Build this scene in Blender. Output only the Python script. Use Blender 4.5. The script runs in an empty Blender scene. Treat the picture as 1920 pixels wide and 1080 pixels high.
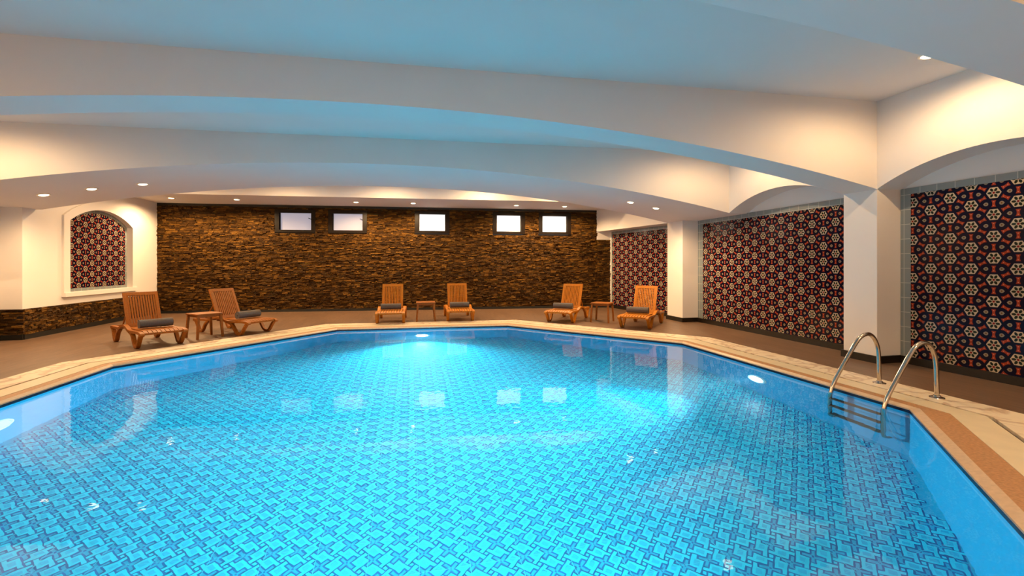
import bpy, bmesh, math, random
from mathutils import Vector, Matrix
random.seed(7)
S = bpy.context.scene
COL = S.collection
PI = math.pi

# ------------------------------------------------------------------ helpers
class MB:
    """collects polygons, links them as one mesh object"""
    def __init__(self):
        self.v = []; self.f = []; self.m = []; self.t = []
    def poly(self, pts, m=0, t=0.5):
        b = len(self.v); self.v += [tuple(p) for p in pts]
        self.f.append(list(range(b, b + len(pts)))); self.m.append(m); self.t.append(t)
    def box(self, x0, x1, y0, y1, z0, z1, m=0, t=0.5):
        self.hexa([(x0, y0), (x1, y0), (x1, y1), (x0, y1)], z0, z1, m, t)
    def hexa(self, quad, z0, z1, m=0, t=0.5):
        b = len(self.v); n = len(quad)
        self.v += [(x, y, z0) for x, y in quad] + [(x, y, z1) for x, y in quad]
        fs = [list(range(n))[::-1], list(range(n, 2 * n))] + [[i, (i + 1) % n, n + (i + 1) % n, n + i] for i in range(n)]
        for f in fs:
            self.f.append([b + i for i in f]); self.m.append(m); self.t.append(t)
    def prism(self, prof, fn0, fn1, m=0, caps=True):
        """prof: list of 2d points; fn0/fn1 map them to the two end sections"""
        b = len(self.v); n = len(prof)
        self.v += [tuple(fn0(*p)) for p in prof] + [tuple(fn1(*p)) for p in prof]
        fs = [[i, (i + 1) % n, n + (i + 1) % n, n + i] for i in range(n)]
        if caps: fs += [list(range(n))[::-1], list(range(n, 2 * n))]
        for f in fs:
            self.f.append([b + i for i in f]); self.m.append(m); self.t.append(0.5)
    def tube(self, pts, r, seg=12, m=0, caps=True):
        pts = [Vector(p) for p in pts]; n = len(pts); b = len(self.v)
        up = None
        for i, p in enumerate(pts):
            d = (pts[min(i + 1, n - 1)] - pts[max(i - 1, 0)]).normalized()
            if up is None:
                up = d.orthogonal().normalized()
            up = (up - d * up.dot(d)).normalized(); s = d.cross(up)
            rr = r[i] if isinstance(r, (list, tuple)) else r
            for k in range(seg):
                a = 2 * PI * k / seg
                self.v.append(tuple(p + (up * math.cos(a) + s * math.sin(a)) * rr))
        for i in range(n - 1):
            for k in range(seg):
                k2 = (k + 1) % seg
                self.f.append([b + i * seg + k, b + i * seg + k2, b + (i + 1) * seg + k2, b + (i + 1) * seg + k]); self.m.append(m); self.t.append(.5)
        if caps:
            for f in ([b + k for k in range(seg)][::-1], [b + (n - 1) * seg + k for k in range(seg)]):
                self.f.append(f); self.m.append(m); self.t.append(.5)
    def lathe(self, prof, seg=28, m=0):
        """prof: (r,z) list about the z axis"""
        b = len(self.v); n = len(prof)
        for r, z in prof:
            for k in range(seg):
                a = 2 * PI * k / seg; self.v.append((r * math.cos(a), r * math.sin(a), z))
        for i in range(n - 1):
            for k in range(seg):
                k2 = (k + 1) % seg
                self.f.append([b + i * seg + k, b + i * seg + k2, b + (i + 1) * seg + k2, b + (i + 1) * seg + k]); self.m.append(m); self.t.append(.5)
    def ribbon(self, path, th, x0, x1, m=0, closed=False):
        """a strip of thickness th that follows a path in the (y,z) plane, from x0 to x1"""
        n = len(path); P = [Vector((p[0], p[1])) for p in path]; A = []; B = []
        for i, p in enumerate(P):
            a = P[max(i - 1, 0)]; c = P[min(i + 1, n - 1)]
            d = (c - a).normalized(); nn = Vector((-d.y, d.x))
            A.append(p + nn * th / 2); B.append(p - nn * th / 2)
        for i in range(n - 1):
            for (q, w, flip) in ((A, A, 0), (B, B, 1)):
                pts = [(x0, q[i].x, q[i].y), (x1, q[i].x, q[i].y), (x1, q[i + 1].x, q[i + 1].y), (x0, q[i + 1].x, q[i + 1].y)]
                self.poly(pts if not flip else pts[::-1], m)
            for x, flip in ((x0, 0), (x1, 1)):
                pts = [(x, A[i].x, A[i].y), (x, A[i + 1].x, A[i + 1].y), (x, B[i + 1].x, B[i + 1].y), (x, B[i].x, B[i].y)]
                self.poly(pts if not flip else pts[::-1], m)
        for i, flip in ((0, 0), (n - 1, 1)):
            pts = [(x0, A[i].x, A[i].y), (x0, B[i].x, B[i].y), (x1, B[i].x, B[i].y), (x1, A[i].x, A[i].y)]
            self.poly(pts if not flip else pts[::-1], m)
    def build(self, name, mats, parent=None, smooth=None, bevel=0, tone=False, weld=True):
        me = bpy.data.meshes.new(name)
        me.from_pydata(self.v, [], self.f)
        if not isinstance(mats, (list, tuple)): mats = [mats]
        for mt in mats: me.materials.append(mt)
        me.polygons.foreach_set('material_index', self.m)
        if tone:
            at = me.attributes.new('tone', 'FLOAT', 'FACE'); at.data.foreach_set('value', self.t)
        bm = bmesh.new(); bm.from_mesh(me)
        if weld: bmesh.ops.remove_doubles(bm, verts=bm.verts, dist=1e-5)
        if bevel:
            es = [e for e in bm.edges if len(e.link_faces) == 2 and e.calc_face_angle() > 0.6]
            bmesh.ops.bevel(bm, geom=es, offset=bevel, segments=2, affect='EDGES', clamp_overlap=True)
        if not tone and weld: bmesh.ops.recalc_face_normals(bm, faces=bm.faces)
        bm.to_mesh(me); bm.free()
        if smooth is not None:
            me.shade_smooth(); me.set_sharp_from_angle(angle=math.radians(smooth))
        o = bpy.data.objects.new(name, me); COL.objects.link(o)
        if parent: o.parent = parent
        return o

def tag(o, label=None, cat=None, group=None, kind=None):
    if label: o['label'] = label
    if cat: o['category'] = cat
    if group: o['group'] = group
    if kind: o['kind'] = kind
    return o
def empty(name, loc=(0, 0, 0), rz=0.0):
    o = bpy.data.objects.new(name, None); COL.objects.link(o); o.empty_display_size = .1
    o.location = loc; o.rotation_euler = (0, 0, rz); return o
def copy_tree(o, parent=None):
    c = o.copy(); COL.objects.link(c)
    if parent: c.parent = parent
    for ch in o.children: copy_tree(ch, c)
    return c

# ------------------------------------------------------------------ materials
def new_mat(name):
    m = bpy.data.materials.new(name); m.use_nodes = True
    nt = m.node_tree; b = nt.nodes['Principled BSDF']
    return m, nt, b
def simple(name, col, rough=.5, metal=0, var=0, scale=20, bump=0, spec=None, stretch=None, coat=0):
    m, nt, b = new_mat(name)
    b.inputs['Base Color'].default_value = (*col, 1); b.inputs['Roughness'].default_value = rough; b.inputs['Metallic'].default_value = metal
    if spec is not None: b.inputs['Specular IOR Level'].default_value = spec
    if coat: b.inputs['Coat Weight'].default_value = coat; b.inputs['Coat Roughness'].default_value = .1
    if var or bump:
        tc = nt.nodes.new('ShaderNodeTexCoord'); mp = nt.nodes.new('ShaderNodeMapping'); nz = nt.nodes.new('ShaderNodeTexNoise')
        nt.links.new(tc.outputs['Object'], mp.inputs[0]); nt.links.new(mp.outputs[0], nz.inputs['Vector'])
        nz.inputs['Scale'].default_value = scale; nz.inputs['Detail'].default_value = 5
        if stretch: mp.inputs['Scale'].default_value = stretch
        if var:
            r = nt.nodes.new('ShaderNodeMapRange'); r.inputs[3].default_value = 1 - var; r.inputs[4].default_value = 1 + var
            r.inputs[1].default_value = .25; r.inputs[2].default_value = .75
            nt.links.new(nz.outputs['Fac'], r.inputs[0])
            mx = nt.nodes.new('ShaderNodeVectorMath'); mx.operation = 'SCALE'; mx.inputs[0].default_value = col
            nt.links.new(r.outputs[0], mx.inputs['Scale']); nt.links.new(mx.outputs[0], b.inputs['Base Color'])
        if bump:
            bp = nt.nodes.new('ShaderNodeBump'); bp.inputs['Strength'].default_value = bump; bp.inputs['Distance'].default_value = .01
            nt.links.new(nz.outputs['Fac'], bp.inputs['Height']); nt.links.new(bp.outputs[0], b.inputs['Normal'])
    return m
def emit(name, col, st):
    m, nt, b = new_mat(name)
    b.inputs['Base Color'].default_value = (.8, .8, .8, 1); b.inputs['Roughness'].default_value = .2
    b.inputs['Emission Color'].default_value = (*col, 1); b.inputs['Emission Strength'].default_value = st
    return m
def ramp(nt, src, stops):
    r = nt.nodes.new('ShaderNodeValToRGB'); e = r.color_ramp.elements
    while len(e) < len(stops): e.new(.5)
    for el, (p, c) in zip(e, stops): el.position = p; el.color = (*c, 1)
    nt.links.new(src, r.inputs[0]); return r

PLASTER = simple('white_plaster', (.72, .68, .655), .75, var=.02, scale=1.5, bump=.04, spec=.25)
BASE = simple('dark_skirting_stone', (.010, .007, .005), .35, var=.5, scale=14)
NAVY = simple('navy_tile', (.004, .004, .03), .15)
TAN = simple('tan_travertine', (.55, .38, .24), .45, var=.12, scale=30)
BROWN = simple('brown_grit_stone', (.40, .20, .085), .6, var=.28, scale=45, bump=.25)
CREAM = simple('cream_marble', (.70, .59, .40), .35, var=.06, scale=6)
GUTTER = simple('gutter_slot', (.06, .035, .02), .8, var=.5, scale=30)
TEAK = simple('orange_brown_teak', (.38, .128, .007), .5, spec=.25, var=.22, scale=9, stretch=(6, 1, 6))
TEAKD = simple('red_brown_light_tint_teak', (.26, .080, .008), .5, spec=.25, var=.22, scale=9, stretch=(6, 1, 6))  # left loungers' light difference put into the teak colour; tables use it too
TOWEL = simple('grey_terry', (.10, .082, .075), .95, var=.25, scale=120, bump=.6)
STEP_M = simple('dark_step_metal', (.10, .075, .06), .35, .6)
STEEL = simple('brushed_steel', (.50, .44, .39), .16, 1, var=.05, scale=40)
PLASTIC = simple('white_plastic', (.8, .8, .8), .3)
FRAME = simple('dark_brown_frame', (.008, .0045, .003), .35, spec=.2)
BLACK = simple('black_strip', (.006, .005, .004), .5)
LAMPGLOW = emit('warm_lamp', (1.0, .82, .52), 7)
POOLGLOW = emit('pool_lamp', (.75, .95, 1.0), 34)
PANEW = emit('bright_pane', (.97, .98, 1.0), .9)
PANEG = emit('grey_pane', (.62, .60, .74), .48)
PANEG.node_tree.nodes['Principled BSDF'].inputs['Base Color'].default_value = (.25, .25, .28, 1)
NICKEL = simple('lamp_ring', (.75, .70, .62), .3, .6)

def marble():
    m, nt, b = new_mat('veined_white_marble')
    tc = nt.nodes.new('ShaderNodeTexCoord'); n1 = nt.nodes.new('ShaderNodeTexNoise'); n1.inputs['Scale'].default_value = 1.6; n1.inputs['Detail'].default_value = 8; n1.inputs['Distortion'].default_value = 1.8
    nt.links.new(tc.outputs['Object'], n1.inputs['Vector'])
    r = ramp(nt, n1.outputs['Fac'], [(0, (.72, .58, .42)), (.44, (.80, .68, .50)), (.5, (.52, .37, .25)), (.55, (.80, .68, .50)), (1, (.70, .56, .40))])
    nt.links.new(r.outputs[0], b.inputs['Base Color']); b.inputs['Roughness'].default_value = .35
    return m
MARBLE = marble()

def deck_mat():
    m, nt, b = new_mat('wood_look_deck_tile')
    tc = nt.nodes.new('ShaderNodeTexCoord'); mp = nt.nodes.new('ShaderNodeMapping'); mp.inputs['Rotation'].default_value = (0, 0, PI / 2)
    br = nt.nodes.new('ShaderNodeTexBrick'); br.inputs['Scale'].default_value = 1
    br.inputs['Brick Width'].default_value = 1.2; br.inputs['Row Height'].default_value = .2; br.inputs['Mortar Size'].default_value = .003
    br.inputs['Color1'].default_value = (.165, .096, .058, 1); br.inputs['Color2'].default_value = (.138, .079, .047, 1); br.inputs['Mortar'].default_value = (.13, .07, .04, 1)
    nt.links.new(tc.outputs['Object'], mp.inputs[0]); nt.links.new(mp.outputs[0], br.inputs['Vector'])
    m2 = nt.nodes.new('ShaderNodeMapping'); m2.inputs['Scale'].default_value = (14, 1.2, 1); nz = nt.nodes.new('ShaderNodeTexNoise'); nz.inputs['Scale'].default_value = 2; nz.inputs['Detail'].default_value = 6
    nt.links.new(tc.outputs['Object'], m2.inputs[0]); nt.links.new(m2.outputs[0], nz.inputs['Vector'])
    r = nt.nodes.new('ShaderNodeMapRange'); r.inputs[1].default_value = .3; r.inputs[2].default_value = .7; r.inputs[3].default_value = .78; r.inputs[4].default_value = 1.2
    nt.links.new(nz.outputs['Fac'], r.inputs[0])
    mx = nt.nodes.new('ShaderNodeVectorMath'); mx.operation = 'SCALE'
    nt.links.new(br.outputs['Color'], mx.inputs[0]); nt.links.new(r.outputs[0], mx.inputs['Scale']); nt.links.new(mx.outputs[0], b.inputs['Base Color'])
    b.inputs['Roughness'].default_value = .42
    return m
DECK = deck_mat()

def stone_mat():
    m, nt, b = new_mat('stacked_slate')
    at = nt.nodes.new('ShaderNodeAttribute'); at.attribute_name = 'tone'
    tc = nt.nodes.new('ShaderNodeTexCoord'); mp = nt.nodes.new('ShaderNodeMapping'); mp.inputs['Scale'].default_value = (1, 1, 2.6)
    nz = nt.nodes.new('ShaderNodeTexNoise'); nz.inputs['Scale'].default_value = 9; nz.inputs['Detail'].default_value = 7; nz.inputs['Roughness'].default_value = .7
    nt.links.new(tc.outputs['Object'], mp.inputs[0]); nt.links.new(mp.outputs[0], nz.inputs['Vector'])
    ad = nt.nodes.new('ShaderNodeMath'); ad.operation = 'MULTIPLY_ADD'; ad.inputs[1].default_value = .45
    sb = nt.nodes.new('ShaderNodeMath'); sb.operation = 'MULTIPLY'; sb.inputs[1].default_value = .62
    nt.links.new(nz.outputs['Fac'], sb.inputs[0])
    nt.links.new(at.outputs['Fac'], ad.inputs[0]); nt.links.new(sb.outputs[0], ad.inputs[2])
    r = ramp(nt, ad.outputs[0], [(.18, (.016, .0065, .001)), (.44, (.050, .021, .0025)), (.63, (.10, .043, .005)), (.8, (.18, .083, .012)), (.97, (.38, .20, .06))])
    nt.links.new(r.outputs[0], b.inputs['Base Color']); b.inputs['Roughness'].default_value = .6; b.inputs['Specular IOR Level'].default_value = .15
    n2 = nt.nodes.new('ShaderNodeTexNoise'); n2.inputs['Scale'].default_value = 24; n2.inputs['Detail'].default_value = 6
    nt.links.new(mp.outputs[0], n2.inputs['Vector'])
    bp = nt.nodes.new('ShaderNodeBump'); bp.inputs['Strength'].default_value = .9; bp.inputs['Distance'].default_value = .03
    nt.links.new(n2.outputs['Fac'], bp.inputs['Height']); nt.links.new(bp.outputs[0], b.inputs['Normal'])
    return m
STONE = stone_mat()

def water_mat():
    m = bpy.data.materials.new('still_pool_water'); m.use_nodes = True; nt = m.node_tree; nt.nodes.clear()
    out = nt.nodes.new('ShaderNodeOutputMaterial'); rf = nt.nodes.new('ShaderNodeBsdfRefraction'); gl = nt.nodes.new('ShaderNodeBsdfGlossy')
    fr = nt.nodes.new('ShaderNodeFresnel'); mx = nt.nodes.new('ShaderNodeMixShader')
    rf.inputs['IOR'].default_value = 1.333; fr.inputs['IOR'].default_value = 1.333; rf.inputs['Roughness'].default_value = 0; gl.inputs['Roughness'].default_value = 0
    rf.inputs['Color'].default_value = (.95, .99, 1, 1)
    tc = nt.nodes.new('ShaderNodeTexCoord'); nz = nt.nodes.new('ShaderNodeTexNoise'); nz.inputs['Scale'].default_value = 7; nz.inputs['Detail'].default_value = 2
    nt.links.new(tc.outputs['Object'], nz.inputs['Vector'])
    bp = nt.nodes.new('ShaderNodeBump'); bp.inputs['Strength'].default_value = .10; bp.inputs['Distance'].default_value = .012
    nt.links.new(nz.outputs['Fac'], bp.inputs['Height'])
    for n in (rf, gl, fr): nt.links.new(bp.outputs[0], n.inputs['Normal'])
    nt.links.new(fr.outputs[0], mx.inputs[0]); nt.links.new(rf.outputs[0], mx.inputs[1]); nt.links.new(gl.outputs[0], mx.inputs[2]); nt.links.new(mx.outputs[0], out.inputs[0])
    return m
WATER = water_mat()
def add_scatter(m, out):
    nt = m.node_tree; vs = nt.nodes.new('ShaderNodeVolumeScatter'); vs.inputs['Color'].default_value = (.55, .93, 1, 1); vs.inputs['Density'].default_value = .05; vs.inputs['Anisotropy'].default_value = .6
    nt.links.new(vs.outputs[0], out.inputs['Volume'])
add_scatter(WATER, WATER.node_tree.nodes['Material Output'])
WATER_SIDE = bpy.data.materials.new('water_body'); WATER_SIDE.use_nodes = True; WATER_SIDE.node_tree.nodes.clear()
_o = WATER_SIDE.node_tree.nodes.new('ShaderNodeOutputMaterial'); _o.name = 'Material Output'; _t = WATER_SIDE.node_tree.nodes.new('ShaderNodeBsdfTransparent')
WATER_SIDE.node_tree.links.new(_t.outputs[0], _o.inputs[0]); add_scatter(WATER_SIDE, _o)
# pool tiles
P_MID = simple('pool_mid_blue', (.004, .47, .68), .35)
P_LIGHT = simple('pool_light_blue', (.008, .66, .80), .35)
P_DARK = simple('pool_dark_blue', (.003, .13, .38), .35)
P_JOINT = simple('pool_joint', (.05, .60, .74), .4)
P_WALL = simple('pool_wall_blue', (.003, .19, .33), .35, var=.06, scale=25)
# mural glazes
G_NAVY = simple('glaze_navy', (.003, .003, .016), .16, spec=.14)
G_CREAM = simple('glaze_cream', (.44, .35, .25), .16, spec=.14)
G_GREEN = simple('glaze_green_black', (.008, .014, .010), .16, spec=.14)
G_RED = simple('glaze_dark_red', (.16, .006, .008), .16, spec=.14)
G_ORANGE = simple('glaze_orange', (.26, .035, .014), .16, spec=.14)
G_SALMON = simple('glaze_salmon', (.50, .20, .12), .16, spec=.14)
G_TAN = simple('glaze_tan', (.22, .175, .12), .16, spec=.14)
G_BROWN = simple('glaze_brown', (.12, .05, .015), .16, spec=.14)
GLAZE = [G_NAVY, G_CREAM, G_GREEN, G_RED, G_ORANGE, G_SALMON, G_TAN, G_BROWN]
def border_mat():
    m, nt, b = new_mat('grey_blue_tile')
    tc = nt.nodes.new('ShaderNodeTexCoord'); sx = nt.nodes.new('ShaderNodeSeparateXYZ'); cb = nt.nodes.new('ShaderNodeCombineXYZ')
    nt.links.new(tc.outputs['Object'], sx.inputs[0]); nt.links.new(sx.outputs[1], cb.inputs[0]); nt.links.new(sx.outputs[2], cb.inputs[1])
    br = nt.nodes.new('ShaderNodeTexBrick'); br.offset = 0; br.inputs['Scale'].default_value = 1; br.inputs['Brick Width'].default_value = .2; br.inputs['Row Height'].default_value = .2
    br.inputs['Mortar Size'].default_value = .004
    br.inputs['Color1'].default_value = (.19, .22, .225, 1); br.inputs['Color2'].default_value = (.21, .235, .24, 1); br.inputs['Mortar'].default_value = (.42, .42, .38, 1)
    nt.links.new(cb.outputs[0], br.inputs['Vector']); nt.links.new(br.outputs['Color'], b.inputs['Base Color']); b.inputs['Roughness'].default_value = .2
    return m
G_BORDER = border_mat()

# ------------------------------------------------------------------ room constants (metres, deck top z = 0, room axis along +Y)
XR, XRW = 6.20, 6.62          # arcade face / panelled wall on the right
XL, XLW, XN = -6.75, -7.30, -6.85
YF = -3.0                     # wall behind the viewpoint
APX, APZ = -.27, 3.04         # crown of the flat cross arches
ARR = (6.47 ** 2 + .66 ** 2) / (2 * .66)
def arch(x): return APZ - ARR + math.sqrt(ARR ** 2 - (x - APX) ** 2)
def ceil_z(x): return 3.485 + .0145 * x
def back_y(x): return 13.85 - .075 * x
SPR = arch(XR)
ZW = -.06                     # water level
def skew_x(y, off=0.0): return XR - (y - 10.2) * (.52 / 3.2) + off

# ------------------------------------------------------------------ floor, coping, pool
OCT = [(4.62, 3.41), (4.62, 7.13), (2.11, 10.06), (-1.54, 10.19), (-3.95, 7.18), (-3.95, 3.41), (-1.30, .47), (1.93, .47)]
NEAR = {7, 6, 5}              # the edges on this side of the pool have wider coping
def off_oct(dn, df):
    n = 8; L = []
    for i in range(n):
        a = Vector(OCT[i]); b = Vector(OCT[(i + 1) % n]); d = (b - a).normalized(); nn = Vector((d.y, -d.x))
        L.append((a + nn * (dn if i in NEAR else df), d))
    out = []
    for i in range(n):
        p, d = L[i - 1]; q, e = L[i]
        t = ((q.x - p.x) * e.y - (q.y - p.y) * e.x) / (d.x * e.y - d.y * e.x)
        out.append((p.x + d.x * t, p.y + d.y * t))
    return out
R_ = [off_oct(*k) for k in ((0, 0), (.07, .03), (.265, .135), (.52, .36), (.56, .395), (.95, .76))]

def ring(mb, a, za, b, zb, m=0):
    for i in range(8):
        j = (i + 1) % 8
        mb.poly([(*a[i], za), (*b[i], zb), (*b[j], zb), (*a[j], za)], m)
def strip(name, a, b, mat, z0, z1, bot, parent, label=None):
    mb = MB()
    ring(mb, a, z0, b, z1); ring(mb, b, z1, b, bot); ring(mb, b, bot, a, bot); ring(mb, a, bot, a, z0)
    o = mb.build(name, mat, parent)
    if label: o['label'] = label
    return o

def fill_with_holes(loops, to3d, mat, name, parent=None):
    bm = bmesh.new()
    for lp in loops:
        vs = [bm.verts.new(to3d(*p)) for p in lp]
        for i in range(len(vs)): bm.edges.new((vs[i], vs[(i + 1) % len(vs)]))
    bmesh.ops.triangle_fill(bm, use_beauty=True, edges=bm.edges[:])
    bmesh.ops.recalc_face_normals(bm, faces=bm.faces)
    me = bpy.data.meshes.new(name); bm.to_mesh(me); bm.free(); me.materials.append(mat)
    o = bpy.data.objects.new(name, me); COL.objects.link(o)
    if parent: o.parent = parent
    return o
fl = fill_with_holes([[(-7.6, YF - .2), (7.0, YF - .2), (7.0, 14.6), (-7.6, 14.6)], R_[5]], lambda x, y: (x, y, 0), DECK, 'floor')
if fl.data.polygons[0].normal.z < 0: fl.data.flip_normals()
tag(fl, 'brown wood-look tiled deck around the pool', 'floor', kind='structure')

cp = tag(empty('pool_coping', (0, 0, 0)), 'stepped marble and stone rim around the pool', 'pool edge', kind='structure')
strip('nosing', R_[0], R_[1], TAN, -.022, 0, -.035, cp)
strip('grit_band', R_[1], R_[2], BROWN, 0, 0, -.035, cp, 'rough brown stone band')
strip('inner_band', R_[2], R_[3], CREAM, .004, .004, -.035, cp, 'cream marble band')
strip('gutter', R_[3], R_[4], GUTTER, -.025, -.025, -.035, cp, 'dark drain slot')
strip('outer_band', R_[4], R_[5], MARBLE, .004, .004, -.035, cp, 'veined marble band')

PD = ZW - 1.27
mb = MB()
ring(mb, R_[0], -.035, R_[0], ZW - .012, 1); ring(mb, R_[0], ZW - .012, R_[0], PD, 0)
pw = mb.build('pool_wall', [P_WALL, NAVY], weld=False)
tag(pw, 'blue tiled pool sides with navy waterline tiles', 'pool wall', kind='structure')

def inside(x, y, d=0.0):
    for i in range(8):
        a = Vector(OCT[i]); b = Vector(OCT[(i + 1) % 8]); e = (b - a).normalized()
        if (x - a.x) * e.y - (y - a.y) * e.x > -d: return False
    return True
mb = MB()
mb.poly([(x, y, PD) for x, y in OCT], 0)
SQ = .1230; c45 = math.sqrt(.5)
def fp(u, v, cu, cv, rot, z):
    if rot: u, v = -v, u
    a, b = cu + u * SQ, cv + v * SQ
    return ((a - b) * c45, (a + b) * c45, z)
def frect(u0, u1, v0, v1, cu, cv, rot, z, m):
    mb.poly([fp(u0, v0, cu, cv, rot, z), fp(u1, v0, cu, cv, rot, z), fp(u1, v1, cu, cv, rot, z), fp(u0, v1, cu, cv, rot, z)], m)
for i in range(-75, 110):
    for j in range(-75, 110):
        cu, cv = i * SQ, j * SQ
        x, y = (cu - cv) * c45, (cu + cv) * c45
        if not inside(x, y, .04): continue
        rot = (i + j) % 2
        zb = PD + .001 + .001 * rot
        def zed(w, n, g, z, m):
            P = [(-.62 - g, w + g), (-.62 - g, n - g), (-.33 - g, n - g), (-.33 - g, -w - g), (.62 + g, -w - g), (.62 + g, -n + g), (.33 + g, -n + g), (.33 + g, w + g)]
            mb.poly([fp(u, -v, cu, cv, rot, z) for u, v in P[::-1]], m)
        zed(.31, .10, .095, zb, 2)
        zed(.31, .10, 0, zb + .002, 1)
        frect(-.19, .19, -.14, .14, cu, cv, rot, PD + .005, 0)
        if (i + j) % 2 == 0: frect(.41, .59, .41, .59, cu, cv, 0, PD + .006, 1)
        else: frect(.445, .555, .445, .555, cu, cv, 0, PD + .006, 2)
TS = SQ * math.sqrt(2) * 2
for k in range(-12, 15):
    x = k * TS + .05
    ys = [y * .02 for y in range(0, 520) if inside(x, y * .02, .01)]
    if ys: mb.poly([(x - .0022, ys[0], PD + .007), (x + .0022, ys[0], PD + .007), (x + .0022, ys[-1], PD + .007), (x - .0022, ys[-1], PD + .007)], 3)
for k in range(1, 30):
    y = k * TS
    xs = [x * .02 for x in range(-210, 240) if inside(x * .02, y, .01)]
    if xs: mb.poly([(xs[0], y - .0018, PD + .007), (xs[-1], y - .0018, PD + .007), (xs[-1], y + .0018, PD + .007), (xs[0], y + .0018, PD + .007)], 3)
pf = mb.build('pool_floor', [P_MID, P_LIGHT, P_DARK, P_JOINT], weld=False)
tag(pf, 'blue patterned mosaic on the pool bottom', 'pool floor', kind='structure')

VOL = off_oct(.03, .03)
mb = MB(); n8 = len(OCT)
mb.poly([(x, y, ZW) for x, y in VOL], 0)
mb.poly([(x, y, PD - .03) for x, y in VOL][::-1], 1)
for i in range(n8):
    j = (i + 1) % n8
    mb.poly([(*VOL[i], PD - .03), (*VOL[j], PD - .03), (*VOL[j], ZW), (*VOL[i], ZW)], 1)
wt = mb.build('pool_water', [WATER, WATER_SIDE]); tag(wt, 'still clear water filling the pool', 'water', kind='structure')

# ------------------------------------------------------------------ shell: walls, beams, arches
def shell(name, mb, mats, label, cat, smooth=None, **k):
    return tag(mb.build(name, mats, smooth=smooth, **k), label, cat, kind='structure')
mb = MB()
mb.prism([(-7.6, ceil_z(-7.6)), (7.0, ceil_z(7.0)), (7.0, 4.0), (-7.6, 4.0)], lambda x, z: (x, YF - .2, z), lambda x, z: (x, 14.9, z))
shell('ceiling', mb, PLASTER, 'white flat ceiling between the arches', 'ceiling')

def cross_beam(y0, y1, label, n=72):
    mb = MB()
    prof = [(XLW, SPR)] + [(XL + (XR - XL) * i / n, arch(XL + (XR - XL) * i / n)) for i in range(n + 1)] + [(XRW, SPR), (XRW, ceil_z(XRW) + .02), (XLW, ceil_z(XLW) + .02)]
    mb.prism(prof, lambda x, z: (x, y0, z), lambda x, z: (x, y1, z))
    return shell('ceiling_beam', mb, PLASTER, label, 'beam', smooth=20)
cross_beam(1.9, 2.50, 'white arched beam nearly overhead, cutting the upper right corner')
cross_beam(4.99, 5.48, 'white arched beam resting on the pillar by the ladder')
cross_beam(7.95, 10.2, 'wide white arched beam with lamps, farthest of the three')
cross_beam(-.9, -.4, 'white arched beam behind the near pool edge')

def side_arch(x0, x1, y0, y1, label, rise=.31, n=40):
    mb = MB(); h = (y1 - y0) / 2; r = (h * h + rise * rise) / (2 * rise); cy = (y0 + y1) / 2
    def az(y): return SPR + rise - r + math.sqrt(max(r * r - (y - cy) ** 2, 0))
    prof = [(y0 + (y1 - y0) * i / n, az(y0 + (y1 - y0) * i / n)) for i in range(n + 1)] + [(y1, 3.62), (y0, 3.62)]
    mb.prism(prof, lambda y, z: (x0, y, z), lambda y, z: (x1, y, z))
    return shell('wall_arch', mb, PLASTER, label, 'wall arch', smooth=20)
side_arch(XR, XRW, 2.52, 4.99, 'white wall arch over the nearest mosaic panel on the right')
side_arch(XR, XRW, 5.48, 7.95, 'white wall arch over the wide middle mosaic panel')
side_arch(XR, XRW, -.4, 1.9, 'white wall arch beside the viewpoint on the right')
side_arch(XLW, XL, 2.52, 4.99, 'white wall arch of the second bay on the left')
side_arch(XLW, XL, 5.48, 7.95, 'white wall arch of the third bay on the left')
side_arch(XLW, XL, -.4, 1.9, 'white wall arch beside the viewpoint on the left')
mb = MB()
ya, yb = 10.2, 13.55
mb.hexa([(skew_x(ya), ya), (skew_x(ya) + .42, ya), (skew_x(yb) + .42, yb), (skew_x(yb), yb)], SPR, 3.6)
shell('wall_arch', mb, PLASTER, 'flat white wall band over the far mosaic panel', 'wall arch')

def pillar(x0, x1, y0, y1, label, skirt=True):
    mb = MB(); mb.box(x0, x1, y0, y1, 0, SPR + .002)
    p = shell('pillar', mb, PLASTER, label, 'pillar')
    if skirt:
        mb = MB()
        xa, xb = (x0 - .025, x1) if x0 > 0 else (x0, x1 + .025)
        mb.box(xa, xb, y0 - .025, y1 + .025, 0, .10)
        mb.build('skirting', BASE, p)
pillar(XR, XRW, 4.99, 5.48, 'white square pillar behind the pool ladder')
pillar(XR, XRW, 9.55, 10.2, 'white square pillar behind the far right lounger')
pillar(XR, XRW, 1.9, 2.52, 'white square pillar at the near end of the right wall')
pillar(XLW, XL, 4.99, 5.48, 'white square pillar on the left side under the middle beam')
pillar(XLW, XL, 1.9, 2.52, 'white square pillar at the near end of the left wall')

mb = MB(); mb.box(XRW, XRW + .2, YF, 10.2, 0, 3.62); shell('wall_right', mb, PLASTER, 'white right wall behind the mosaic panels', 'wall')
mb = MB(); mb.hexa([(skew_x(ya, .42), ya), (skew_x(ya, .62), ya), (skew_x(yb, .62), yb), (skew_x(yb, .42), yb)], 0, 3.6)
shell('wall_right_far', mb, PLASTER, 'white end of the right wall behind the far mosaic panel', 'wall')
mb = MB(); mb.box(-7.6, 7.0, YF - .2, YF, 0, 3.7); shell('wall_front', mb, PLASTER, 'white wall behind the viewpoint', 'wall')
mb = MB(); mb.box(XLW - .2, XLW, YF, 9.9, 0, 3.62); shell('wall_left', mb, PLASTER, 'white recessed left wall', 'wall')
mb = MB()
mb.box(XRW - .02, XRW, YF, 1.9, 0, .10); mb.box(XRW - .045, XRW, 2.52, 4.99, 0, .10); mb.box(XRW - .045, XRW, 5.48, 9.55, 0, .10)
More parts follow.
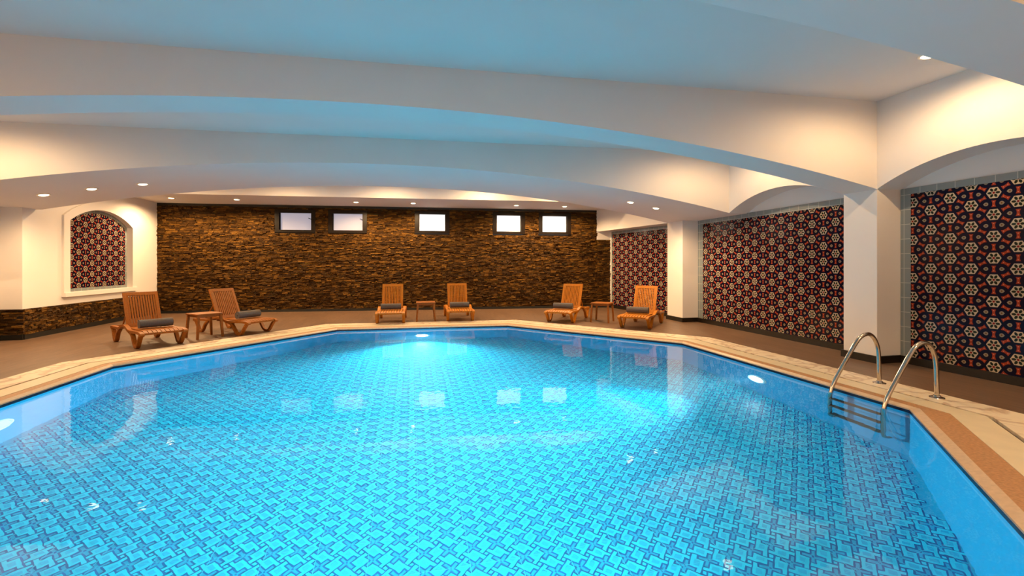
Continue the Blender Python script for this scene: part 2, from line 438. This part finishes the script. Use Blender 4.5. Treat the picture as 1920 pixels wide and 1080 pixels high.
mb.hexa([(skew_x(ya, .375), ya), (skew_x(ya, .42), ya), (skew_x(13.4, .42), 13.4), (skew_x(13.4, .375), 13.4)], 0, .10)
shell('baseboard_right', mb, BASE, 'dark stone baseboard under the mosaic panels', 'baseboard')

# flat lamp band along the back wall
mb = MB()
mb.hexa([(XN, 12.0 - .075 * XN), (6.3, 12.0 - .075 * 6.3), (6.3, back_y(6.3) + .05), (XN, back_y(XN) + .05)], 3.05, 3.62)
shell('ceiling_band', mb, PLASTER, 'flat lowered white band with lamps along the stone wall', 'ceiling')

# stone courses: many thin slates in one wall mesh
def courses(mb, A, B, z0, z1, holes=(), rng=random, depth=.045, hmin=.022, hmax=.052, lmin=.04, lmax=.20):
    """A->B is the foot line; the stone faces look to the right-hand normal; holes are (u0,u1,z0,z1)"""
    A = Vector(A); B = Vector(B); L = (B - A).length; d = (B - A) / L; n = Vector((d.y, -d.x))
    z = z0
    while z < z1 - .005:
        h = min(rng.uniform(hmin, hmax), z1 - z)
        spans = [(0, L)]
        for (a, b, ha, hb) in holes:
            if z + h > ha + .004 and z < hb - .004:
                ns = []
                for s, e in spans:
                    if b <= s or a >= e: ns.append((s, e)); continue
                    if a > s: ns.append((s, a))
                    if b < e: ns.append((b, e))
                spans = ns
        for s, e in spans:
            u = s
            while u < e - .001:
                l = min(rng.uniform(lmin, lmax), e - u)
                if e - (u + l) < .04: l = e - u
                k = rng.random() ** 1.4
                o = depth * (.15 + .85 * rng.random()) + (.022 if rng.random() < .12 else 0)
                g = .0025
                P = lambda uu, oo, zz: (A.x + d.x * uu + n.x * oo, A.y + d.y * uu + n.y * oo, zz)
                j = [rng.uniform(-.012, .012) for _ in range(4)]
                a0, a1, b0, b1 = u + g, u + l - g, z + g, z + h - g
                f = [P(a0, o + j[0], b0), P(a1, o + j[1], b0), P(a1, o + j[2], b1), P(a0, o + j[3], b1)]
                r = [P(a0, -.02, b0), P(a1, -.02, b0), P(a1, -.02, b1), P(a0, -.02, b1)]
                mb.poly(f, 0, k)
                for q in range(4):
                    w = (q + 1) % 4
                    mb.poly([r[q], r[w], f[w], f[q]], 0, k)
                u += l
        z += h

WINS = [(-3.81, -2.71, 2.265, 2.93), (-2.36, -1.28, 2.265, 2.93), (.09, 1.11, 2.275, 2.95), (2.41, 3.40, 2.28, 2.95), (3.83, 4.85, 2.28, 2.95)]
bx0 = XN - .02
def ub(x): return (x - bx0) * math.hypot(1, .075)
mb = MB()
A, B = (bx0, back_y(bx0)), (6.45, back_y(6.45))
holes = [(ub(a) - .0, ub(b) + .0, c, d) for a, b, c, d in WINS] + [(ub(5.70), ub(6.5), 0, 4)]
courses(mb, A, B, .07, 2.985, holes)
q0 = back_y(5.70)
courses(mb, (5.70, q0 - .03), (6.45, back_y(6.45) - .03), .07, 2.13, ())
# solid backing behind the slates, with the window openings left free
def backing(u0, u1, z0, z1):
    x0, x1 = u0, u1
    mb.hexa([(x0, back_y(x0) + .004), (x1, back_y(x1) + .004), (x1, back_y(x1) + .25), (x0, back_y(x0) + .25)], z0, z1, 1)
backing(bx0, 6.45, 0, 2.265); backing(bx0, 6.45, 2.95, 3.5)
xs = [bx0] + [v for w in WINS for v in w[:2]] + [6.45]
for i in range(0, len(xs), 2): backing(xs[i], xs[i + 1], 2.265, 2.95)
MORTAR = simple('dark_mortar', (.018, .008, .004), .9)
shell('wall_back', mb, [STONE, MORTAR], 'dark brown stacked slate wall across the far end', 'wall', tone=True, weld=False)
mb = MB(); mb.hexa([(5.68, q0 - .035), (6.45, back_y(6.45) - .035), (6.45, back_y(6.45)), (5.68, back_y(5.68))], 2.13, SPR)
shell('trim_1', mb, PLASTER, 'white plaster block above the short slate pier', 'trim')
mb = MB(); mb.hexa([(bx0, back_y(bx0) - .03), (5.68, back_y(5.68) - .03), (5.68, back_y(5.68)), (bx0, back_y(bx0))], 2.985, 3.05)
shell('trim_2', mb, BLACK, 'black strip along the top of the slate wall', 'trim')
mb = MB(); mb.hexa([(bx0, back_y(bx0) - .045), (6.45, back_y(6.45) - .045), (6.45, back_y(6.45)), (bx0, back_y(bx0))], 0, .07)
shell('baseboard_back', mb, BLACK, 'black baseboard along the foot of the slate wall', 'baseboard')

# windows
wlab = ['dark framed small window with greyish pane, farthest left on the slate wall', 'dark framed small window with pale grey pane, second from left',
        'dark framed small window with white pane, alone in the middle', 'dark framed small window with white pane, second from right', 'dark framed small window with white pane, farthest right on the slate wall']
for k, (a, b, c, d) in enumerate(WINS):
    w = tag(empty('window_%d' % (k + 1), ((a + b) / 2, back_y((a + b) / 2), c), -math.atan(.075)), wlab[k], 'window', kind='structure')
    hw = (b - a) / 2 * math.hypot(1, .075); hh = d - c; t = .115; tb = .08
    mb = MB()
    mb.box(-hw, -hw + t, -.035, .10, 0, hh); mb.box(hw - t, hw, -.035, .10, 0, hh); mb.box(-hw + t, hw - t, -.035, .10, 0, tb); mb.box(-hw + t, hw - t, -.035, .10, hh - tb - .02, hh)
    mb.box(-hw + t, -hw + t + .02, .03, .10, tb, hh - tb - .02); mb.box(hw - t - .02, hw - t, .03, .10, tb, hh - tb - .02)
    mb.build('frame', FRAME, w)
    mb = MB(); mb.box(-hw + t, hw - t, .06, .075, tb, hh - tb - .02); mb.build('pane', PANEG if k < 2 else PANEW, w)
    if k < 2:
        mb = MB(); mb.tube([(hw - t - .01, .035, hh * .58), (hw - t - .05, .02, hh * .62), (hw - t - .09, .02, hh * .64)], .009, 8)
        mb.build('handle', BLACK, w)

# ------------------------------------------------------------------ left wall with the niche
NY0, NY1, NZ0, NSP, NAP = 11.02, 13.15, .78, 2.26, 2.57
def niche_loop(grow=0.0, n=24, zb=None):
    y0, y1 = NY0 - grow, NY1 + grow; h = (NY1 - NY0) / 2; rise = NAP - NSP; r = (h * h + rise * rise) / (2 * rise); cy = (NY0 + NY1) / 2; cz = NAP - r
    r2 = r + grow; h2 = h + grow
    pts = [(y0, NZ0 - grow if zb is None else zb), (y1, NZ0 - grow if zb is None else zb)]
    for i in range(n + 1):
        y = y1 + (y0 - y1) * i / n; pts.append((y, cz + math.sqrt(r2 * r2 - (y - cy) ** 2)))
    return pts
wl = fill_with_holes([[(9.9, 0), (14.6, 0), (14.6, 3.62), (9.9, 3.62)], niche_loop()], lambda y, z: (XN, y, z), PLASTER, 'wall_left_niche')
if wl.data.polygons[0].normal.x < 0: wl.data.flip_normals()
tag(wl, 'white left wall around the arched mosaic niche', 'wall', kind='structure')
mb = MB()
lp = niche_loop()
for i in range(len(lp)):
    p, q = lp[i], lp[(i + 1) % len(lp)]
    mb.poly([(XN, *p), (XN, *q), (XN - .11, *q), (XN - .11, *p)])
mb.poly([(XN, 9.9, 0), (XN, 9.9, 3.62), (XLW - .1, 9.9, 3.62), (XLW - .1, 9.9, 0)])
mb.poly([(XN - .11, 10.9, .6), (XN - .11, 13.3, .6), (XN - .11, 13.3, 2.7), (XN - .11, 10.9, 2.7)])
shell('trim_4', mb, PLASTER, 'white lining of the arched niche and wall return', 'trim')
# casing
mb = MB(); a, b = niche_loop(0), niche_loop(.17, zb=NZ0)
n = len(a)
for i in range(n):
    j = (i + 1) % n
    if i == 0: continue
    mb.poly([(XN + .04, *a[i]), (XN + .04, *b[i]), (XN + .04, *b[j]), (XN + .04, *a[j])])
    mb.poly([(XN, *b[i]), (XN + .04, *b[i]), (XN + .04, *b[j]), (XN, *b[j])])
    mb.poly([(XN, *a[i]), (XN, *a[j]), (XN + .04, *a[j]), (XN + .04, *a[i])])
mb.box(XN, XN + .07, NY0 - .18, NY1 + .18, NZ0 - .085, NZ0)
shell('trim_3', mb, PLASTER, 'white raised casing and sill around the arched niche', 'trim')
# stone dado
mb = MB()
yb2 = back_y(XN)
courses(mb, (XN + .03, 9.88), (XN + .03, yb2 - .02), .09, .545, (), depth=.025)
courses(mb, (XLW + .03, 9.87), (XN + .05, 9.87), .09, .545, (), depth=.02)
courses(mb, (XLW + .03, 3.0), (XLW + .03, 9.87), .09, .545, (), depth=.025)
mb.box(XN, XN + .03, 9.87, yb2, 0, .545, 1); mb.box(XLW, XN, 9.87, 9.9, 0, .545, 1); mb.box(XLW, XLW + .03, 3.0, 9.9, 0, .545, 1)
shell('wall_left_dado', mb, [STONE, MORTAR], 'low dark slate dado along the left wall', 'wall', tone=True, weld=False)
mb = MB(); mb.box(XN, XN + .06, 9.84, yb2 - .03, 0, .09); mb.box(XLW, XN + .06, 9.82, 9.86, 0, .09); mb.box(XLW, XLW + .06, 3.0, 9.82, 0, .09)
shell('baseboard_left', mb, BLACK, 'black baseboard under the slate dado', 'baseboard')

# ------------------------------------------------------------------ mosaic murals
def clip(poly, inside_edges):
    for (px, py, nx, ny) in inside_edges:
        out = []
        for i in range(len(poly)):
            a, b = poly[i], poly[(i + 1) % len(poly)]
            da = (a[0] - px) * nx + (a[1] - py) * ny; db = (b[0] - px) * nx + (b[1] - py) * ny
            if da >= 0: out.append(a)
            if (da >= 0) != (db >= 0):
                t = da / (da - db); out.append((a[0] + (b[0] - a[0]) * t, a[1] + (b[1] - a[1]) * t))
        poly = out
        if len(poly) < 3: return []
    return poly
def mural_field(mb, w, h, p, ox, oz, edges, to3):
    """lattice of six-petal flowers, bow ties and buds in a w x h field (local u,z)"""
    def put(pts, lay, m):
        q = clip(pts, edges)
        if q: mb.poly([to3(u, z, lay * .0007) for u, z in q], m)
    cs = p * math.sqrt(3) / 2
    for i in range(-1, int(w / cs) + 2):
        for j in range(-1, int(h / p) + 2):
            cx = i * cs + ox; cz = j * p + (p / 2 if i % 2 else 0) + oz
            R = .285 * p
            put([(cx + R * math.cos(k * PI / 3), cz + R * math.sin(k * PI / 3)) for k in range(6)], 1, 1)
            for k in range(6):
                a = k * PI / 3; c, s = math.cos(a), math.sin(a); r0, r1, wd = .060 * p, .236 * p, .058 * p
                pts = [(r0, 0), (r0 + .04 * p, -wd * .8), (r0 + .09 * p, -wd), (r1 - .015 * p, -wd * .6), (r1, 0), (r1 - .015 * p, wd * .6), (r0 + .09 * p, wd), (r0 + .04 * p, wd * .8)]
                put([(cx + c * x - s * y, cz + s * x + c * y) for x, y in pts], 2, 2)
            put([(cx + .052 * p * math.cos(k * PI / 4), cz + .052 * p * math.sin(k * PI / 4)) for k in range(8)], 2, 3)
            for a in (PI / 2, PI / 6, -PI / 6):
                mx, mz = cx + p / 2 * math.cos(a), cz + p / 2 * math.sin(a); c, s = math.cos(a), math.sin(a)
                T = lambda x, y: (mx + c * x - s * y, mz + s * x + c * y)
                L, w1, w0 = .150 * p, .090 * p, .050 * p
                for sg in (-1, 1):
                    put([T(0, -w0), T(sg * L * .45, -w0 * 1.15), T(sg * L, -w1), T(sg * L, w1), T(sg * L * .45, w0 * 1.15), T(0, w0)], 1, 4)
                    put([T(sg * .085 * p + .022 * p * math.cos(k * PI / 3), .022 * p * math.sin(k * PI / 3)) for k in range(6)], 2, 5)
            for sg in (1, -1):
                bx_, bz_ = cx + sg * p / math.sqrt(3), cz
                R3 = .088 * p
                put([(bx_ - sg * R3 * math.cos(k * PI / 6) * (1.25 if k == 0 else 1), bz_ + R3 * math.sin(k * PI / 6)) for k in range(12)], 1, 6)
                put([(bx_ + .038 * p * math.cos(k * PI / 3), bz_ + .038 * p * math.sin(k * PI / 3)) for k in range(6)], 2, 7)

def mural(label, A, B, z0, z1, bl, br_, bt, pitch=.253, oz=.1, ox=0, loop=None):
    """foot line A->B, the picture side faces its left-hand normal"""
    A = Vector(A); B = Vector(B); L = (B - A).length; d = (B - A) / L; nn = Vector((-d.y, d.x))
    root = tag(empty('tile_mural', (A.x, A.y, z0)), label, 'mosaic panel', 'patterned mosaic panels')
    th = .018
    def to3(u, z, o=0): return (d.x * u + nn.x * (th + o), d.y * u + nn.y * (th + o), z)
    H_ = z1 - z0
    if loop is None:
        q = lambda u0, u1, a, b, t: ([(d.x * u0, d.y * u0), (d.x * u1, d.y * u1), (d.x * u1 + nn.x * t, d.y * u1 + nn.y * t), (d.x * u0 + nn.x * t, d.y * u0 + nn.y * t)], a, b)
        mb = MB()
        if bl: mb.hexa(*q(0, bl, 0, H_ - bt, th))
        if br_: mb.hexa(*q(L - br_, L, 0, H_ - bt, th))
        mb.hexa(*q(0, L, H_ - bt, H_, th))
        mb.build('border', G_BORDER, root)['label'] = 'plain grey tile border'
        mb = MB(); mb.hexa(*q(bl, L - br_, 0, H_ - bt, th), 0)
        edges = [(bl, 0, 1, 0), (L - br_, 0, -1, 0), (0, 0, 0, 1), (0, H_ - bt, 0, -1)]
        mural_field(mb, L, H_, pitch, ox, oz, edges, to3)
    else:
        outer, inner = loop
        mb = MB(); n = len(outer)
        for i in range(n):
            j = (i + 1) % n
            mb.poly([to3(*outer[i]), to3(*outer[j]), to3(*inner[j]), to3(*inner[i])])
        mb.build('border', G_BORDER, root)['label'] = 'plain grey tile border'
        mb = MB(); mb.poly([to3(*p) for p in inner], 0)
        edges = []
        ar = sum(inner[i][0] * inner[(i + 1) % n][1] - inner[(i + 1) % n][0] * inner[i][1] for i in range(n))
        for i in range(n):
            a, b = inner[i], inner[(i + 1) % n]; dx, dy = b[0] - a[0], b[1] - a[1]
            if math.hypot(dx, dy) < 1e-5: continue
            s = 1 if ar > 0 else -1
            edges.append((a[0], a[1], -dy * s, dx * s))
        mural_field(mb, L, H_, pitch, ox, oz, edges, to3)
    mb.build('mosaic_field', GLAZE, root, weld=False)
    return root
e = .002
mural('tall mosaic panel at the right edge, beyond the pool ladder', (XRW - e, 2.54), (XRW - e, 4.985), .10, 2.39, .0, .13, .085, oz=.06, ox=.1)
mural('wide mosaic panel between the two white pillars', (XRW - e, 5.485), (XRW - e, 9.545), .10, 2.39, .12, .19, .10, oz=.16, ox=.05)
sx0, sx1 = 10.26, 13.24
mural('small distant mosaic panel between slate wall and far pillar', (skew_x(sx0, .418), sx0), (skew_x(sx1, .418), sx1), .10, 2.37, .1, .05, .085, oz=.1, ox=.06)
def rel(pts, y1): return [(y1 - y, z - NZ0) for y, z in pts]
def nl(g): return rel(niche_loop(-g), NY1)
mural('arched mosaic panel inside the left wall niche', (XN - .105, NY1), (XN - .105, NY0), NZ0, NAP, 0, 0, 0, pitch=.24, oz=.12, ox=.02, loop=(nl(0.0), nl(.07)))

# ------------------------------------------------------------------ lamps
def spot(name, parent, loc, direction, power, col, angle, blend, rad, linear=False):
    l = bpy.data.lights.new(name, 'SPOT'); l.energy = power; l.color = col; l.spot_size = math.radians(angle); l.spot_blend = blend; l.shadow_soft_size = rad
    o = bpy.data.objects.new(name, l); COL.objects.link(o)
    if linear:                                           # soft reach of light carried by the water
        l.use_nodes = True; nt = l.node_tree; em = nt.nodes['Emission']; fo = nt.nodes.new('ShaderNodeLightFalloff')
        fo.inputs['Strength'].default_value = 1.0; nt.links.new(fo.outputs['Linear'], em.inputs['Strength'])
    o.rotation_euler = Vector(direction).to_track_quat('-Z', 'Y').to_euler(); o.location = loc
    if parent: o.parent = parent
    return o
WARM = (1.0, .645, .32); WF = 3.75
mbr = MB(); mbr.lathe([(.066, .004), (.066, -.004), (.072, -.009), (.086, -.009), (.092, -.003), (.092, .004)])
mbl = MB(); mbl.lathe([(.067, -.002), (.060, -.010), (.045, -.017), (.025, -.021), (.0005, -.022)], 24)
dl_ring = dl_lens = None
def downlight(x, y, z, label, power, nx=0.0, group=None, angle=150):
    global dl_ring, dl_lens
    r = tag(empty('downlight', (x, y, z)), label, 'lamp', group)
    r.rotation_euler = (0, nx, 0)
    if dl_ring is None:
        dl_ring = mbr.build('trim_ring', NICKEL, r, smooth=40); dl_lens = mbl.build('lens', LAMPGLOW, r)
    else:
        for o in (dl_ring, dl_lens):
            c = o.copy(); COL.objects.link(c); c.parent = r
    spot('lamp_beam', r, (0, 0, -.035), (0, 0, -1), power * WF, WARM, angle, .5, 0.0)
    return r
def tilt(x): return math.atan((x - APX) / math.sqrt(ARR ** 2 - (x - APX) ** 2))
g = 'lamps in the wide arched beam'
PW = 120
for x, y, lab in [(-6.02, 9.13, 'round lamp in the wide arched beam, farthest left and nearest the left edge'), (-5.32, 9.1, 'round lamp in the wide arched beam, middle of the left three'),
                  (-4.57, 9.11, 'round lamp in the wide arched beam, right of the left three'), (4.54, 8.9, 'round lamp in the wide arched beam, left one of the right pair'), (5.17, 8.96, 'round lamp in the wide arched beam, right one of the right pair')]:
    downlight(x, y, arch(x) - .001, lab, PW * .25 if x < 0 else PW * .37, tilt(x), g, 176)
g = 'lamps in the lowered band over the slate wall'
for k, (x, y) in enumerate([(-5.99, 13.2), (-4.46, 13.14), (-1.48, 13.0), (.04, 12.88), (2.93, 12.72), (4.36, 12.64)]):
    lab = ['round lamp over the slate wall beside its left end', 'round lamp over the slate wall, second from left', 'round lamp over the slate wall just right of the second window',
           'round lamp over the slate wall just left of the middle window', 'round lamp over the slate wall above the fourth window', 'round lamp over the slate wall above the last window'][k]
    downlight(x, y, 3.049, lab, 66, 0, g, 165)
downlight(5.345, 3.755, ceil_z(5.345) - .001, 'round lamp peeping past the nearest beam in the upper right', PW * .25, 0, None, 178)
# bay lamps hidden by beams, then unseen ones added near the viewpoint as fill
for x, y, p in [(-5.9, 3.73, 42), (5.2, 6.7, 31), (-5.8, 6.7, 40), (5.2, .8, 34), (-5.6, .8, 70), (-3.2, -1.9, 94), (0, -1.9, 94), (3.2, -1.9, 94)]:
    downlight(x, y, ceil_z(x) - .001, 'unseen round ceiling lamp, in a hidden bay or added near the viewpoint as fill', p, 0, 'hidden bay lamps', 178)
for x in (-5.2, -3.0, -.6, 1.8, 4.0):
    downlight(x, 11.1, ceil_z(x) - .001, 'round ceiling lamp hidden between wide beam and lowered band', 30, 0, 'hidden bay lamps', 178)

def pool_lamp(x, y, z, rz, label, power, down=.10, lens=None, ang=125):
    r = tag(empty('pool_light', (x, y, z), rz), label, 'pool lamp', 'underwater lamps in the pool sides')
    seg = 28
    mb = MB(); mb.lathe([(.125, 0), (.125, .022), (.135, .03), (.155, .026), (.165, 0)], seg)
    for i, v in enumerate(mb.v): mb.v[i] = (v[0], -v[2], v[1])
    mb.build('trim_ring', PLASTIC, r, smooth=40)
    mb = MB()
    rr = [(0.0001, .055), (.04, .052), (.08, .042), (.108, .028), (.125, .012)]
    mb.lathe(rr, seg)
    for i, v in enumerate(mb.v): mb.v[i] = (v[0], -v[2], v[1])
    mb.build('lens', lens or POOLGLOW, r, smooth=60)
    if power: spot('pool_beam', r, (0, -.07, 0), (0, -1, -down), power, (.36, .86, 1.0), ang, 1.0, 0.0, True)
    return r
PP = 1050
pool_lamp(.22, 10.12, -.88, -.036, 'glowing underwater lamp in the far pool side below the side table', PP * 1.05)
pool_lamp(4.62, 5.36, -.72, -PI / 2, 'glowing underwater lamp in the right pool side beside the ladder', PP * .62, .0, None, 70)
pool_lamp(-3.95, 5.42, -.72, PI / 2, 'unlit underwater lamp in the left pool side at the picture edge', 0, lens=PLASTIC)
pool_lamp(.3, .47, -.72, PI, 'unseen underwater lamp added in the near pool side below the viewpoint', PP * .68, .1, None, 100)  # unseen lamp added to brighten the near pool floor

# ------------------------------------------------------------------ sun loungers
def smooth_path(pts, n=6):
    out = []
    P = [Vector(p) for p in pts]
    for i in range(len(P) - 1):
        p0 = P[max(i - 1, 0)]; p1 = P[i]; p2 = P[i + 1]; p3 = P[min(i + 2, len(P) - 1)]
        for k in range(n):
            t = k / n
            out.append(.5 * ((2 * p1) + (-p0 + p2) * t + (2 * p0 - 5 * p1 + 4 * p2 - p3) * t * t + (-p0 + 3 * p1 - 3 * p2 + p3) * t ** 3))
    out.append(P[-1]); return out
def make_lounger(teak):
    """foot end towards +y, origin on the deck between the feet"""
    r = empty('sun_lounger')
    for s in (-1, 1):
        xa, xb = (s * .325, s * .265) if s < 0 else (.265, .325)
        mb = MB(); mb.ribbon(smooth_path([(-.82, .245), (-.745, .20), (-.655, .045), (-.60, .022), (-.545, .05), (-.47, .17), (-.36, .245)]), .045, xa, xb)
        mb.build('leg', teak, r, bevel=.006)
        mb = MB(); mb.ribbon(smooth_path([(.16, .245), (.30, .20), (.42, .055), (.50, .022), (.57, .04), (.645, .14), (.72, .235)]), .045, xa, xb)
        mb.build('leg', teak, r, bevel=.006)
        mb = MB(); mb.ribbon(smooth_path([(-.82, .245), (-.6, .25), (-.36, .255), (-.24, .30), (-.10, .315), (.04, .29), (.16, .25), (.4, .252), (.60, .258), (.745, .245), (.775, .215)]), .042, xa, xb)
        mb.build('side_rail', teak, r, bevel=.006)
    mb = MB()
    yy = [-.17 + .92 * i / 10 for i in range(11)]
    zz = lambda y: .268 + .012 * math.sin((y + .2) * 2.2) - (.03 * max(0, (y - .62) / .13) ** 2 if y > .62 else 0)
    path = [(y, zz(y)) for y in yy]
    for k in range(9):
        x0 = -.262 + k * .0585; mb.ribbon(path, .018, x0 + .004, x0 + .0525)
    for y in (-.17, .16, .46, .735): mb.box(-.265, .265, y - .02, y + .02, zz(y) - .03, zz(y) - .008)
    mb.build('seat', teak, r)
    for y in (-.80, -.45):                               # crossbars tying the sides behind the backrest
        mb = MB(); mb.box(-.265, .265, y - .02, y + .02, .232, .262); mb.build('crossbar', teak, r)
    # backrest, reclined
    hy, hz, ln = -.19, .275, .635; an = math.radians(24)
    def bp(x, v, o): return (x, hy - v * math.sin(an) - o * math.cos(an), hz + v * math.cos(an) - o * math.sin(an))
    def slab(mb, x0, x1, v0, v1, o0, o1):
        b = [bp(x, v, o) for o in (o0, o1) for x, v in ((x0, v0), (x1, v0), (x1, v1), (x0, v1))]
        for f in ((0, 1, 2, 3), (7, 6, 5, 4), (0, 4, 5, 1), (1, 5, 6, 2), (2, 6, 7, 3), (3, 7, 4, 0)): mb.poly([b[i] for i in f])
    mb = MB()
    slab(mb, -.25, -.2, 0, ln, -.017, .017); slab(mb, .2, .25, 0, ln, -.017, .017)
    slab(mb, -.2, .2, ln - .06, ln, -.016, .016); slab(mb, -.2, .2, 0, .06, -.016, .016)
    br = mb.build('backrest', teak, r)
    mb = MB()
    for k in range(11):
        x = -.185 + k * .037; slab(mb, x - .0118, x + .0118, .055, ln - .055, -.010, .010)
    mb.build('slat_panel', teak, br)
    for s in (-1, 1):
        mb = MB(); mb.tube([bp(s * .2, .34, .02), (s * .2, -.62, .262)], .012, 8); mb.build('prop_bar', teak, r)
    return r
def make_towel():
    mb = MB(); L = .46; n = 90; turns = 3.6; r0, r1 = .012, .072; th = .0075
    def sp(t, o): 
        a = t * turns * 2 * PI; rr = r0 + (r1 - r0) * t + o
        return rr * math.cos(a), rr * math.sin(a)
    for i in range(n):
        t, t2 = i / n, (i + 1) / n
        A, B, C, D = sp(t, th), sp(t2, th), sp(t2, -th), sp(t, -th)
        for (p, q) in ((A, B), (C, D)): mb.poly([(-L / 2, *p), (-L / 2, *q), (L / 2, *q), (L / 2, *p)])
        for x in (-L / 2, L / 2): mb.poly([(x, *A), (x, *B), (x, *C), (x, *D)])
    A, D = sp(1, th), sp(1, -th); mb.poly([(-L / 2, *A), (L / 2, *A), (L / 2, *D), (-L / 2, *D)])
    o = mb.build('rolled_towel', TOWEL, smooth=45)
    return o
def pose(fl, fr):
    fl, fr = Vector(fl), Vector(fr); lat = (fr - fl).normalized(); d = Vector((lat.y, -lat.x))   # towards the pool
    mid = (fl + fr) / 2; o = mid - d * .50
    return o, d, math.atan2(-d.x, d.y)                   # local +y -> d
spots = [((-4.33, 8.457), (-3.885, 8.853), 'brown slatted wooden sun lounger farthest left, below the arched niche', 'grey rolled towel on the lounger farthest left', TEAKD),
         ((-3.231, 9.549), (-2.844, 10.094), 'brown slatted wooden sun lounger right of the left side table', 'grey rolled towel on the second lounger from left', TEAKD),
         ((-.773, 10.83), (-.174, 10.82), 'orange wooden sun lounger facing the pool, left of the middle table', 'grey rolled towel on the lounger left of the middle table', TEAK),
         ((.833, 10.94), (1.434, 10.93), 'orange wooden sun lounger facing the pool, right of the middle table', 'grey rolled towel on the lounger right of the middle table', TEAK),
         ((3.18, 10.352), (3.669, 9.981), 'orange wooden sun lounger turned left, before the slate wall corner', 'grey rolled towel on the lounger left of the right table', TEAK),
         ((4.421, 9.096), (4.896, 8.666), 'orange wooden sun lounger farthest right, before the far mosaic panel', 'grey rolled towel on the lounger farthest right', TEAK)]
proto = {}; tw0 = None
for fl_, fr_, lab, tl, tk in spots:
    o, d, rz = pose(fl_, fr_)
    if tk.name not in proto: c = proto[tk.name] = make_lounger(tk)
    else: c = copy_tree(proto[tk.name])
    c.location = (o.x, o.y, 0); c.rotation_euler = (0, 0, rz); tag(c, lab, 'sun lounger', 'sun loungers around the pool')
    if tw0 is None: t = tw0 = make_towel()
    else: t = tw0.copy(); COL.objects.link(t)
    p = o + d * .36
    t.location = (p.x, p.y, .289 + .078); t.rotation_euler = (.4, 0, rz + random.uniform(-.06, .06)); tag(t, tl, 'towel', 'rolled towels on the loungers')

# side tables
def make_table():
    r = empty('side_table'); mb = MB(); w = .225
    mb.box(-w, w, -w, w, .425, .452); mb.build('tabletop', TEAKD, r, bevel=.008)
    mb = MB()
    for s in (-1, 1): mb.box(-.18, .18, s * .175 - .01, s * .175 + .01, .385, .425); mb.box(s * .175 - .01, s * .175 + .01, -.165, .165, .385, .425)
    mb.build('apron', TEAKD, r)
    for sx in (-1, 1):
        for sy in (-1, 1):
            mb = MB(); a, b = .187, .213; k = .021
            mb.prism([(-k, -k), (k, -k), (k, k), (-k, k)], lambda x, y: (sx * b + x * .8, sy * b + y * .8, 0), lambda x, y: (sx * a + x, sy * a + y, .425))
            mb.build('leg', TEAKD, r)
    return r
tb = None
for (x, y, rz, lab) in [(-3.76, 9.49, .80, 'small brown wooden side table between the two left loungers'), (.33, 11.14, 0, 'small brown wooden side table between the two middle loungers'),
                        (4.40, 10.05, -.70, 'small brown wooden side table between the two right loungers')]:
    t = tb = make_table() if tb is None else copy_tree(tb)
    t.location = (x, y, 0); t.rotation_euler = (0, 0, rz); tag(t, lab, 'table', 'side tables between the loungers')

# ------------------------------------------------------------------ pool ladder
ld = tag(empty('pool_ladder', (5.18, 3.86, 0)), 'chrome pool ladder with two curved handrails on the right pool edge', 'pool ladder')
lx, ly = 5.18, 3.86
for y in (4.15, 3.57):
    pts = [(5.19, 0.0), (5.185, .15), (5.178, .33), (5.155, .44), (5.11, .52), (5.05, .562), (4.985, .56), (4.92, .53), (4.86, .47), (4.76, .335), (4.64, .165), (4.56, .04), (4.532, -.03), (4.515, -.12), (4.512, -.4), (4.512, -.7), (4.515, -.93), (4.55, -1.0), (4.60, -1.01)]
    sp = smooth_path([(a, b) for a, b in pts], 5)
    mb = MB(); mb.tube([(p.x - lx, y - ly, p.y) for p in sp], .0215, 14); mb.build('handrail', STEEL, ld, smooth=60)
    mb = MB(); mb.lathe([(.022, .030), (.030, .028), (.034, .018), (.062, .010), (.064, .004)], 24)
    mb.v = [(a + 5.19 - lx, b + y - ly, c) for a, b, c in mb.v]; mb.build('floor_flange', STEEL, ld, smooth=40)
for z in (-.30, -.58, -.86):
    mb = MB(); mb.box(4.475 - lx, 4.548 - lx, 3.585 - ly, 4.135 - ly, z - .012, z + .012); mb.build('step', STEP_M, ld, bevel=.005)['label'] = 'dark step bar'

# ------------------------------------------------------------------ camera and view
HALF_F = 853.0
cam = bpy.data.cameras.new('camera'); co = bpy.data.objects.new('camera', cam); COL.objects.link(co)
cam.sensor_width = 36; cam.lens = HALF_F / 1920 * 36; cam.shift_y = -44 / 1920; cam.clip_start = .05
co.location = (0, 0, 1.35); co.rotation_euler = (PI / 2, 0, -math.radians(12.43))
S.camera = co
w = bpy.data.worlds.new('world'); S.world = w; w.use_nodes = True
w.node_tree.nodes['Background'].inputs[0].default_value = (.5, .55, .6, 1); w.node_tree.nodes['Background'].inputs[1].default_value = .2
S.view_settings.view_transform = 'Standard'; S.view_settings.look = 'None'; S.view_settings.gamma = 1; S.view_settings.exposure = 0.0
S.view_settings.use_curve_mapping = False
S.cycles.max_bounces = 10; S.cycles.diffuse_bounces = 5; S.cycles.glossy_bounces = 5; S.cycles.transmission_bounces = 8
S.cycles.sample_clamp_indirect = 4; S.cycles.sample_clamp_direct = 0
S.cycles.caustics_reflective = True; S.cycles.caustics_refractive = True; S.cycles.blur_glossy = .3
S.cycles.use_denoising = True
